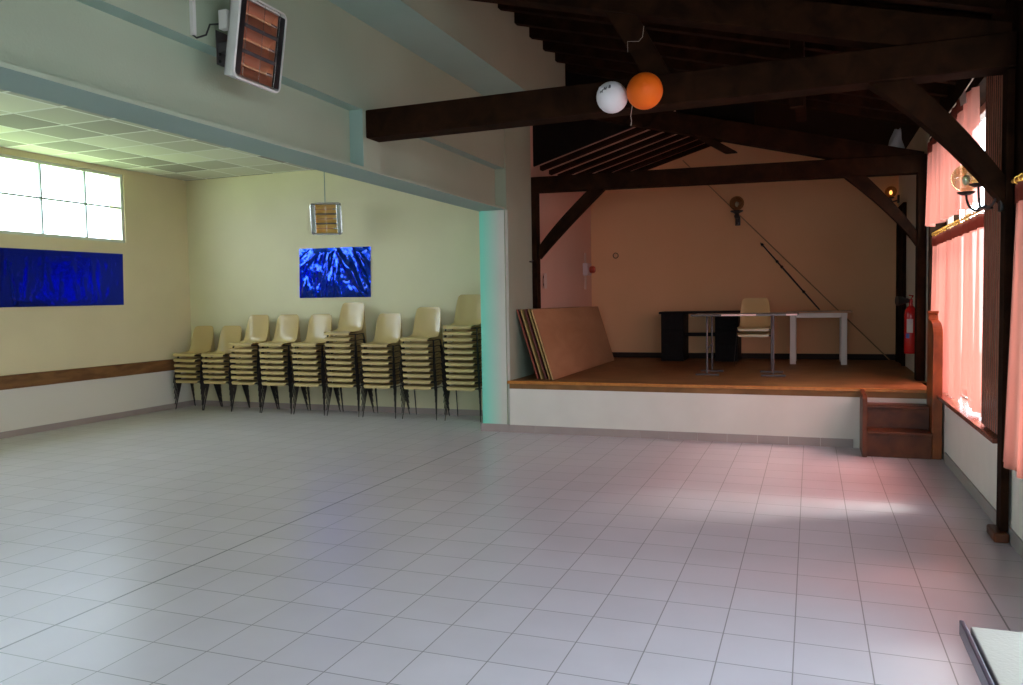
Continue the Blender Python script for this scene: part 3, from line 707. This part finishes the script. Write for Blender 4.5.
# ------------------------------------------------------------------ curtains
def curtain(name, label, y0, y1, z0, z1, x, folds, seed, hem=None, top=None, head=0.10, rings=0, amp=0.03, flare=0.0, pieces=((0, 1),)):
    rnd = random.Random(seed)
    ph = [rnd.uniform(0, 6.28) for _ in range(4)]
    def f(u, v):
        y = y0 + (y1-y0+flare*v)*u
        zb = hem(u) if hem else z0
        zt = top(u) if top else z1
        z = zt + (zb-zt)*v
        k = 0.45 + 0.55*v
        xx = x + amp*k*(math.sin(2*PI*folds*u+ph[0]+0.5*v) + 0.45*math.sin(2*PI*folds*1.73*u+ph[1]) + 0.25*math.sin(2*PI*folds*0.51*u+ph[2]+1.2*v))
        yy = y + 0.012*k*math.sin(2*PI*folds*2*u+ph[3])
        return Vector((xx, yy, z))
    o = obj(name, B().grid(f, int(folds*14)+20, 24), 'curtain', None, True)
    tag(o, label, 'curtain', 'salmon curtains')
    for (ua, ub) in pieces:
        def g(u, v):
            p = f(ua+(ub-ua)*u, 0); p.x -= 0.010; p.z += 0.012 - v*(head+0.012); return p
        h = obj('heading', B().grid(g, int(folds*10*(ub-ua))+16, 4), 'heading_cloth', o, True); h['label'] = 'brown gathered heading'
    for k in range(rings):
        u = (k+0.5)/rings; p = f(u, 0)
        obj('ring', B().ring((x-0.006, p.y, p.z+0.036), 0.022, 0.0045, 'Y', 10), 'gold_ring', o, True)
    return o
CX = 0.372
curtain('window_curtain', 'lower salmon curtain, far panel beside the stage steps', 5.48, 7.17, 0.675, 2.31, CX, 7, 3, rings=11)
curtain('window_curtain', 'lower salmon curtain, near panel beside the grooved wood panel', 4.15, 5.45, 0.69, 2.31, CX, 4, 5, hem=lambda u: 0.69 if u < 0.52 else 0.75, rings=9)
curtain('window_curtain', 'upper salmon curtain behind the curved brace and globe lamp', 4.22, 6.98, 2.44, 3.36, 0.288, 9, 8, hem=lambda u: 2.385+0.03*u+0.014*math.sin(34*u), top=lambda u: 3.30+0.06*abs(math.sin(2.05*PI*u)), pieces=((0.20, 0.46), (0.70, 1.0)), head=0.11, rings=0)
NX = 0.232
curtain('window_curtain', 'lower salmon curtain at the right edge of the photo', 1.3, 2.60, 0.59, 2.31, NX, 6, 11, rings=12, amp=0.022, flare=0.24)
curtain('window_curtain', 'short upper salmon curtain at the right edge of the photo', 1.3, 2.47, 2.62, 3.22, NX, 6, 13, head=0.06, amp=0.022)
def rod(label, y0, y1, z, x, xe, r=0.009):
    t = thing('curtain_rod', (x, y0, z), label, 'curtain rod', 'curtain rods')
    obj('rail', B().tube([(x, y0, z), (x, y1, z)], r, 8), 'gold_ring', t, True)
    for y in (y0, y1): obj('end_knob', B().ball((x, y, z), 0.013, 10), 'gold_ring', t, True)
    for y in (y0+0.03, y1-0.03): obj('holder', B().tube([(x+0.01, y, z), (xe, y, z)], 0.006, 6), 'gold_ring', t, True)
rod('thin brass rod carrying the lower curtains beside the stage', 4.10, 7.19, 2.352, CX-0.006, 0.45)
rod('thin brass rod carrying the curtain at the photo edge', 1.2, 2.66, 2.352, NX-0.006, 0.33)
b = B().tube([(0.30, 7.0, 3.40), (0.295, 6.4, 3.40), (0.29, 5.6, 3.385), (0.288, 4.9, 3.385), (0.288, 4.46, 3.40), (0.288, 4.1, 3.43), (0.288, 3.9, 3.40)], 0.006, 6)
tag(obj('curtain_wire', b, 'string', None, True), 'slack pale wire above the upper salmon curtain', 'wire')
tag(obj('curtain_clip', B().prism([(0.245, 4.42, 3.22), (0.245, 4.68, 3.25), (0.245, 4.74, 3.32), (0.245, 4.50, 3.345)], (0.004, 0, 0)), 'label_white'), 'white cloth clip at the near top corner of the upper curtain', 'clip')

# two-globe wrought iron lamp on the near post
s = thing('globe_wall_lamp', (0.25, 3.16, 2.25), 'two-globe wrought iron lamp on the near timber post', 'lamp', 'globe wall lamps')
b = B().box(0.250, 0.2715, 3.14, 3.22, 2.22, 2.40, 0.004)
ga, gb = Vector((0.168, 3.42, 2.545)), Vector((0.128, 3.64, 2.515))
hub = Vector((0.212, 3.42, 2.275))
def bez(p, q, r, t_, n=10): return [p*(1-t)**3+q*3*t*(1-t)**2+r*3*t*t*(1-t)+t_*t**3 for t in [k/n for k in range(n+1)]]
b.tube(bez(Vector((0.252, 3.18, 2.36)), Vector((0.225, 3.20, 2.27)), Vector((0.225, 3.32, 2.255)), hub), 0.008, 8)
for g in (ga, gb):
    e = g-Vector((0, 0, 0.115))
    b.tube(bez(hub, Vector((hub.x-0.03, (hub.y+g.y)/2, 2.245)), Vector((g.x+0.005, g.y, 2.27)), e), 0.008, 8)
    b.lathe([(0.0, -0.125), (0.03, -0.125), (0.055, -0.110), (0.062, -0.102), (0.0, -0.102)], g, 16)
b.lathe([(0, -0.02), (0.05, -0.012), (0.05, 0.0), (0.012, 0.012), (0, 0.02)], hub, 14)
obj('bracket', b, 'black', s, True)
for g in (ga, gb): globe_parts(s, g, 0.100, 'globe', 'bulb')

# ------------------------------------------------------------------ infrared heaters
def heater(label, face, n, right, up, w, h, refl, sidem, frame_m, depth=0.076):
    ux, uy, uz = Vector(right), Vector(up), Vector(n)
    mt_ = zmat(ux, uy, uz, face)
    t = thing('infrared_heater', face, label, 'heater', 'infrared heaters')
    def add(name, b, m, parent=None, smooth=False): return obj(name, b.xf(mt_), m, parent or t, smooth)
    add('housing', B().box(-w/2+0.012, w/2-0.012, -h/2+0.012, h/2-0.012, -depth, -0.073, 0.006), 'white_metal')
    sb_ = B()
    for sx in (-1, 1): sb_.box(min(sx*(w/2-0.012), sx*(w/2-0.020)), max(sx*(w/2-0.012), sx*(w/2-0.020)), -h/2+0.012, h/2-0.012, -0.076, -0.026).box(-w/2+0.021, w/2-0.021, min(sx*(h/2-0.012), sx*(h/2-0.020)), max(sx*(h/2-0.012), sx*(h/2-0.020)), -0.076, -0.026)
    add('housing_rim', sb_, 'white_metal')
    # rounded front frame
    def rr(hw, hh, r, n=5):
        pts = []
        for (sx, sy, a0) in ((1, 1, 0), (-1, 1, PI/2), (-1, -1, PI), (1, -1, 3*PI/2)):
            for k in range(n+1):
                a = a0+PI/2*k/n; pts.append((sx*(hw-r)+r*math.cos(a), sy*(hh-r)+r*math.sin(a)))
        return pts
    o_, i_ = rr(w/2, h/2, 0.05), rr(w/2-0.012, h/2-0.012, 0.04)
    b = B(); N = len(o_); rings = []
    for pts, z in ((o_, -0.03), (o_, 0.0), (i_, 0.004), (i_, -0.02)): rings.append([b.bm.verts.new((x, y, z)) for x, y in pts])
    for a, c in zip(rings, rings[1:]):
        for k in range(N): b.bm.faces.new((a[k], a[(k+1) % N], c[(k+1) % N], c[k]))
    add('front_frame', b, frame_m, None, True)
    sw = 0.062
    for sx in (-1, 1):
        xs = sorted((sx*(w/2-0.013), sx*(w/2-0.013-sw)))
        add('side_strip', B().box(xs[0], xs[1], -h/2+0.03, h/2-0.03, -0.02, -0.004, 0.006), sidem)
    iw = w/2-0.013-sw
    rows = 3; rh = (h-0.05)/rows
    for k in range(rows):
        yc = h/2-0.025-rh*(k+0.5)
        def tr(u, v, yc=yc):
            a = PI*(v-0.5)*0.95; return (-iw+2*iw*u, yc+rh*0.46*math.sin(a), -0.014-0.055*math.cos(a))
        rb = B().grid(tr, 2, 12)
        for e_ in (0, 1): rb.bm.faces.new([rb.bm.verts.new(tr(e_, j/12)) for j in range(13)])
        rf = add('reflector', rb, refl, None, True)
        add('heating_tube', B().tube([(-iw, yc, -0.030), (iw*0.62, yc, -0.030)], 0.008, 10), 'tube', rf, True)
        add('tube_end', B().tube([(iw*0.62, yc, -0.030), (iw, yc, -0.030)], 0.011, 10), 'silver', rf, True)
        if k < rows-1:
            add('divider', B().box(-iw, iw, yc-rh/2-0.012, yc-rh/2+0.012, -0.016, -0.006, 0.003), 'grey_steel')
    for sx in (-0.33, 0.0, 0.33):
        add('guard_wire', B().tube([(sx*w, -h/2+0.02, 0.004), (sx*w, h/2-0.02, 0.004)], 0.0016, 5), 'silver')
    return t, mt_
tilt = math.radians(9)
t, mm = heater('large infrared heater with copper reflectors on the lintel wall', (-4.30, 1.39, 3.375), (math.cos(tilt), 0, -math.sin(tilt)), (0, 1, 0), (math.sin(tilt), 0, math.cos(tilt)), 0.48, 0.53, 'copper', 'black', 'white_metal')
obj('junction_box', B().box(-4.46, -4.395, 1.175, 1.225, 3.43, 3.55, 0.006), 'white_metal', t)
b = B().box(XW+0.002, XW+0.008, 1.25, 1.40, 3.24, 3.46, 0.002).box(XW+0.008, -4.40, 1.26, 1.34, 3.32, 3.38, 0.003)
br = obj('wall_bracket', b, 'grey_steel', t)
for k in range(3): obj('bolt', B().lathe([(0, 0.0), (0.011, 0.0), (0.011, 0.006), (0, 0.006)], (XW+0.0081, 1.275, 3.265+0.045*k), 10, Matrix.Rotation(PI/2, 3, 'Y')), 'black', br)
cc = thing('wall_conduit', (XW, 1.07, 3.4), 'vertical white cable duct on the wall left of the large heater', 'cable duct')
obj('duct', B().box(XW+0.002, XW+0.03, 1.02, 1.048, 3.36, 4.095, 0.003), 'white_metal', cc)
obj('cable', B().tube([(XW+0.012, 1.034, 3.362), (XW+0.03, 1.045, 3.345), (XW+0.07, 1.085, 3.37), (XW+0.08, 1.11, 3.44), (-4.461, 1.195, 3.47)], 0.006, 8), 'black', cc, True)

a = math.radians(20); tl = math.radians(6)
n = Vector((math.sin(a)*math.cos(tl), -math.cos(a)*math.cos(tl), -math.sin(tl))); r_ = Vector((math.cos(a), math.sin(a), 0)); u_ = n.cross(r_)
t, mm = heater('small silver infrared heater hanging in the annex', (-7.56, 7.0, 2.92), n, r_, u_, 0.46, 0.47, 'gold', 'silver', 'silver')
obj('hanging_rod', B().tube([(-7.61, 7.06, 3.14), (-7.61, 7.06, ZC-0.004)], 0.007, 8), 'frame_teal', t, True)

# ------------------------------------------------------------------ blue foil sheets
def foil(name, label, P00, P10, P01, P11, nrm, amp, kind, seed, nu=120, nv=80):
    P00, P10, P01, P11, nrm = map(Vector, (P00, P10, P01, P11, nrm))
    rnd = random.Random(seed)
    folds = []
    for k in range(26 if kind else 34):
        cu, cv = rnd.uniform(0.02, 0.98), rnd.uniform(0, 1)
        if kind: ang = math.atan2(cv-1.3, (cu-0.5)*1.5) + rnd.uniform(-0.35, 0.35)
        else: ang = PI/2 + rnd.uniform(-0.22, 0.22)
        folds.append((cu, cv, math.cos(ang), math.sin(ang), rnd.uniform(0.12, 0.42), rnd.uniform(0.012, 0.035), rnd.uniform(0.35, 1.0)*rnd.choice((1, 1, -0.6))))
    asp = (P10-P00).length/(P01-P00).length
    def f(u, v):
        p = P00.lerp(P10, u).lerp(P01.lerp(P11, u), v)
        h = 0
        for cu, cv, c, s_, L, w, a in folds:
            du, dv = (u-cu)*asp, v-cv
            t, q = du*c+dv*s_, -du*s_+dv*c
            h += a*math.exp(-(t/L)**2)*max(0, 1-abs(q)/(w*2.2))
        h += 0.35*noise.noise(Vector((u*5*asp+seed, v*4, 0.3))) + 0.10*noise.noise(Vector((u*17*asp+seed, v*14, 1.3)))
        e = min(1, min(u, 1-u, v, 1-v)*10)
        return p + nrm*(0.005 + amp*max(-0.15, min(1.4, h+0.25))*(0.15+0.85*e))
    o = obj(name, B().grid(f, nu, nv), 'foil' if kind else 'foil_dark', None, True)
    return tag(o, label, 'foil sheet', 'blue foil sheets')
foil('foil_sheet', 'long dark blue foil sheet below the annex window', (XL+0.003, 4.20, 1.70), (XL+0.003, 6.30, 1.715), (XL+0.003, 4.20, 2.475), (XL+0.003, 6.32, 2.49), (1, 0, 0), 0.007, 0, 2)
foil('foil_sheet', 'small crinkled shiny blue foil sheet above the stacked chairs', (-8.55, YB-0.003, 1.78), (-7.255, YB-0.003, 1.775), (-8.53, YB-0.003, 2.555), (-7.235, YB-0.003, 2.548), (0, -1, 0), 0.034, 1, 5)

# ------------------------------------------------------------------ balloons
def balloon(loc, r, m, label, tilt_):
    t = thing('balloon', loc, label, 'balloon', 'balloons')
    R_ = Matrix.Rotation(tilt_[0], 3, 'X') @ Matrix.Rotation(tilt_[1], 3, 'Y')
    prof = [(0, r*1.04)]+[(r*math.sin(PI*i/16)*(1.0 if i < 8 else 1-0.05*((i-8)/8)), r*1.04*math.cos(PI*i/16)) for i in range(1, 16)]+[(0.012, -r*1.07), (0, -r*1.08)]
    obj('skin', B().lathe(prof, loc, 32, R_), m, t, True)
    obj('knot', B().lathe([(0, -r*1.06), (0.010, -r*1.08), (0.007, -r*1.10), (0.016, -r*1.15), (0, -r*1.14)], loc, 12, R_), m, t, True)
    return t, R_
lo = Vector((-2.322, 2.90, 3.178))
t, R_ = balloon(lo, 0.115, 'balloon_white', 'white balloon with faint dark print tied to the tie beam', (-2.0, 0.5))
# faint printed characters on the skin, upper left towards the viewer
def on_ball(az, el, rr=0.1185):
    return lo + Vector((math.sin(az)*math.cos(el), -math.cos(az)*math.cos(el), math.sin(el)))*rr
k0 = [(-0.46, 0.22), (-0.20, 0.36), (0.10, 0.48)]
for i, (az, el) in enumerate(k0):
    b = B()
    strokes = [((-0.07, -0.10), (-0.05, 0.10)), ((0.03, -0.10), (0.05, 0.10)), ((-0.06, 0.0), (0.04, 0.0))] if i != 2 else [((-0.06, -0.09), (0.02, -0.09)), ((0.02, -0.09), (0.03, 0.09)), ((-0.05, 0.09), (0.03, 0.09)), ((-0.05, 0.0), (0.02, 0.0))]
    for (a0, a1) in strokes:
        b.tube([on_ball(az+a0[0]*1.3, el+a0[1]), on_ball(az+(a0[0]+a1[0])*0.65, el+(a0[1]+a1[1])/2), on_ball(az+a1[0]*1.3, el+a1[1])], 0.0045, 5)
    obj('printed_mark', b, 'ink', t, True)
lo2 = Vector((-2.068, 2.86, 3.188))
t, R_ = balloon(lo2, 0.132, 'balloon_orange', 'orange balloon tied to the tie beam beside a white one', (-1.62, -0.2))
obj('string', B().tube([lo2+Vector((-0.06, 0.07, 0.10)), lo2+Vector((-0.11, 0.08, -0.08)), lo2+Vector((-0.115, 0.05, -0.16)), lo2+Vector((-0.105, 0.03, -0.20)), lo2+Vector((-0.11, 0.03, -0.235))], 0.0022, 5), 'string', t, True)
tag(obj('wire_loop', B().tube([(-2.12, 3.115, 3.74), (-2.13, 3.112, 3.66), (-2.16, 3.112, 3.63), (-2.245, 3.112, 3.64), (-2.245, 3.112, 3.56)], 0.0014, 5), 'string', None, True), 'thin pale wire hanging from the strut above the balloons', 'wire')

# crumpled white bag on the far beam
def bag(u, v):
    a = 2*PI*u; h = v
    r = 0.10*(1-0.75*h)*(1+0.35*noise.noise(Vector((math.cos(a)*1.6, math.sin(a)*1.6, h*3+4))))
    return (-0.02+r*math.cos(a)*1.25+0.05*h, YT-0.005+r*0.75*math.sin(a), 3.318+0.30*h*(1+0.15*noise.noise(Vector((math.cos(a)*2, math.sin(a)*2, 1)))))
tag(obj('plastic_bag', B().grid(bag, 26, 12), 'bag', None, True), 'crumpled white plastic bag lying on the far tie beam', 'bag')

# ------------------------------------------------------------------ table at the lower right
ct = thing('side_table', (-0.15, -1.0, 0), 'cream topped table with dark metal edge at the lower right corner', 'table')
obj('table_top', B().box(-0.512, 0.19, -1.55, -0.535, 0.725, 0.75, 0.004), 'cream_top', ct)
obj('edge_rail', B().box(-0.536, -0.524, -1.57, -0.515, 0.715, 0.757, 0.002).box(-0.526, -0.513, -1.54, -0.56, 0.727, 0.737), 'purple_metal', ct)
for (x, y) in ((-0.495, -0.72), (0.16, -0.72), (-0.495, -1.45), (0.16, -1.45)):
    obj('leg', B().box(x-0.018, x+0.018, y-0.018, y+0.018, 0.0, 0.724, 0.003), 'purple_metal', ct)

# ------------------------------------------------------------------ light: overcast sky through the windows
w = bpy.data.worlds.new('sky'); SC.world = w; w.use_nodes = True
# overcast sky: the zenith three times as bright as the horizon
nt = w.node_tree; bg = nt.nodes['Background']; bg.inputs['Strength'].default_value = 16.0
tc = nt.nodes.new('ShaderNodeTexCoord'); sx_ = nt.nodes.new('ShaderNodeSeparateXYZ'); mr = nt.nodes.new('ShaderNodeMapRange'); cr = nt.nodes.new('ShaderNodeMix')
nt.links.new(tc.outputs['Generated'], sx_.inputs[0]); nt.links.new(sx_.outputs['Z'], mr.inputs['Value'])
cr.data_type = 'RGBA'; cr.inputs['A'].default_value = (0.29, 0.325, 0.38, 1); cr.inputs['B'].default_value = (0.76, 0.87, 1.05, 1)
nt.links.new(mr.outputs['Result'], cr.inputs['Factor']); nt.links.new(cr.outputs['Result'], bg.inputs['Color'])
def portal(x, y0, y1, z0, z1, sx):
    l = bpy.data.lights.new('window_portal', 'AREA'); l.shape = 'RECTANGLE'; l.size = y1-y0; l.size_y = z1-z0
    l.cycles.is_portal = True
    o = bpy.data.objects.new('window_portal', l); COL.objects.link(o)
    zax = Vector((-sx, 0, 0))           # lamp shines along -Z local = sx direction
    o.matrix_world = zmat((0, 1, 0), zax.cross(Vector((0, 1, 0))), zax, (x, (y0+y1)/2, (z0+z1)/2))
portal(XL-0.25, WY0, WY1, WZ0, WZ1, 1)
l = bpy.data.lights.new('door_portal', 'AREA'); l.shape = 'RECTANGLE'; l.size = 2.3; l.size_y = 2.9; l.cycles.is_portal = True
o = bpy.data.objects.new('door_portal', l); COL.objects.link(o)
o.matrix_world = zmat((1, 0, 0), Vector((0, -1, 0)).cross(Vector((1, 0, 0))), (0, -1, 0), (-1.25, YR-0.25, 1.45))
sun = bpy.data.lights.new('sun', 'SUN'); sun.energy = 6.5; sun.angle = math.radians(18); sun.color = (1.0, 0.95, 0.90)
so_ = bpy.data.objects.new('sun', sun); COL.objects.link(so_)
so_.rotation_euler = Vector((-2.5, -0.75, -3.3)).to_track_quat('-Z', 'Y').to_euler()
portal(XR+0.27, 3.95, 7.21, 0.66, ZH, -1)
portal(XR+0.25, -1.3, 2.74, 0.66, ZH, -1)
portal(XR+0.25, -4.6, -1.9, 0.66, ZH, -1)

# ------------------------------------------------------------------ camera
cam = bpy.data.cameras.new('camera'); co = bpy.data.objects.new('camera', cam); COL.objects.link(co)
cam.sensor_fit = 'HORIZONTAL'; cam.sensor_width = 36.0; cam.lens = 795.5*36.0/1023; cam.clip_start = 0.05; cam.clip_end = 200
yaw, pit, rol = -0.36026, 0.05155, -0.01635
cy_, sy_ = math.cos(yaw), math.sin(yaw)
Rz = Matrix(((cy_, -sy_, 0), (sy_, cy_, 0), (0, 0, 1)))
R0 = Matrix(((1, 0, 0), (0, 0, -1), (0, 1, 0)))
Rx = Matrix(((1, 0, 0), (0, math.cos(pit), -math.sin(pit)), (0, math.sin(pit), math.cos(pit))))
Rr = Matrix(((math.cos(rol), -math.sin(rol), 0), (math.sin(rol), math.cos(rol), 0), (0, 0, 1)))
W2C = Rr @ Rx @ R0 @ Rz
rt, dn, fw = Vector(W2C[0]), Vector(W2C[1]), Vector(W2C[2])
co.matrix_world = zmat(rt, -dn, -fw, (-0.92898, -3.00472, 1.67085))
SC.camera = co

SC.view_settings.view_transform = 'Standard'; SC.view_settings.look = 'None'
SC.view_settings.gamma = 1.0; SC.view_settings.use_curve_mapping = False
SC.view_settings.exposure = 0.35
SC.cycles.max_bounces = 10; SC.cycles.diffuse_bounces = 6; SC.cycles.transparent_max_bounces = 16
SC.cycles.use_denoising = True
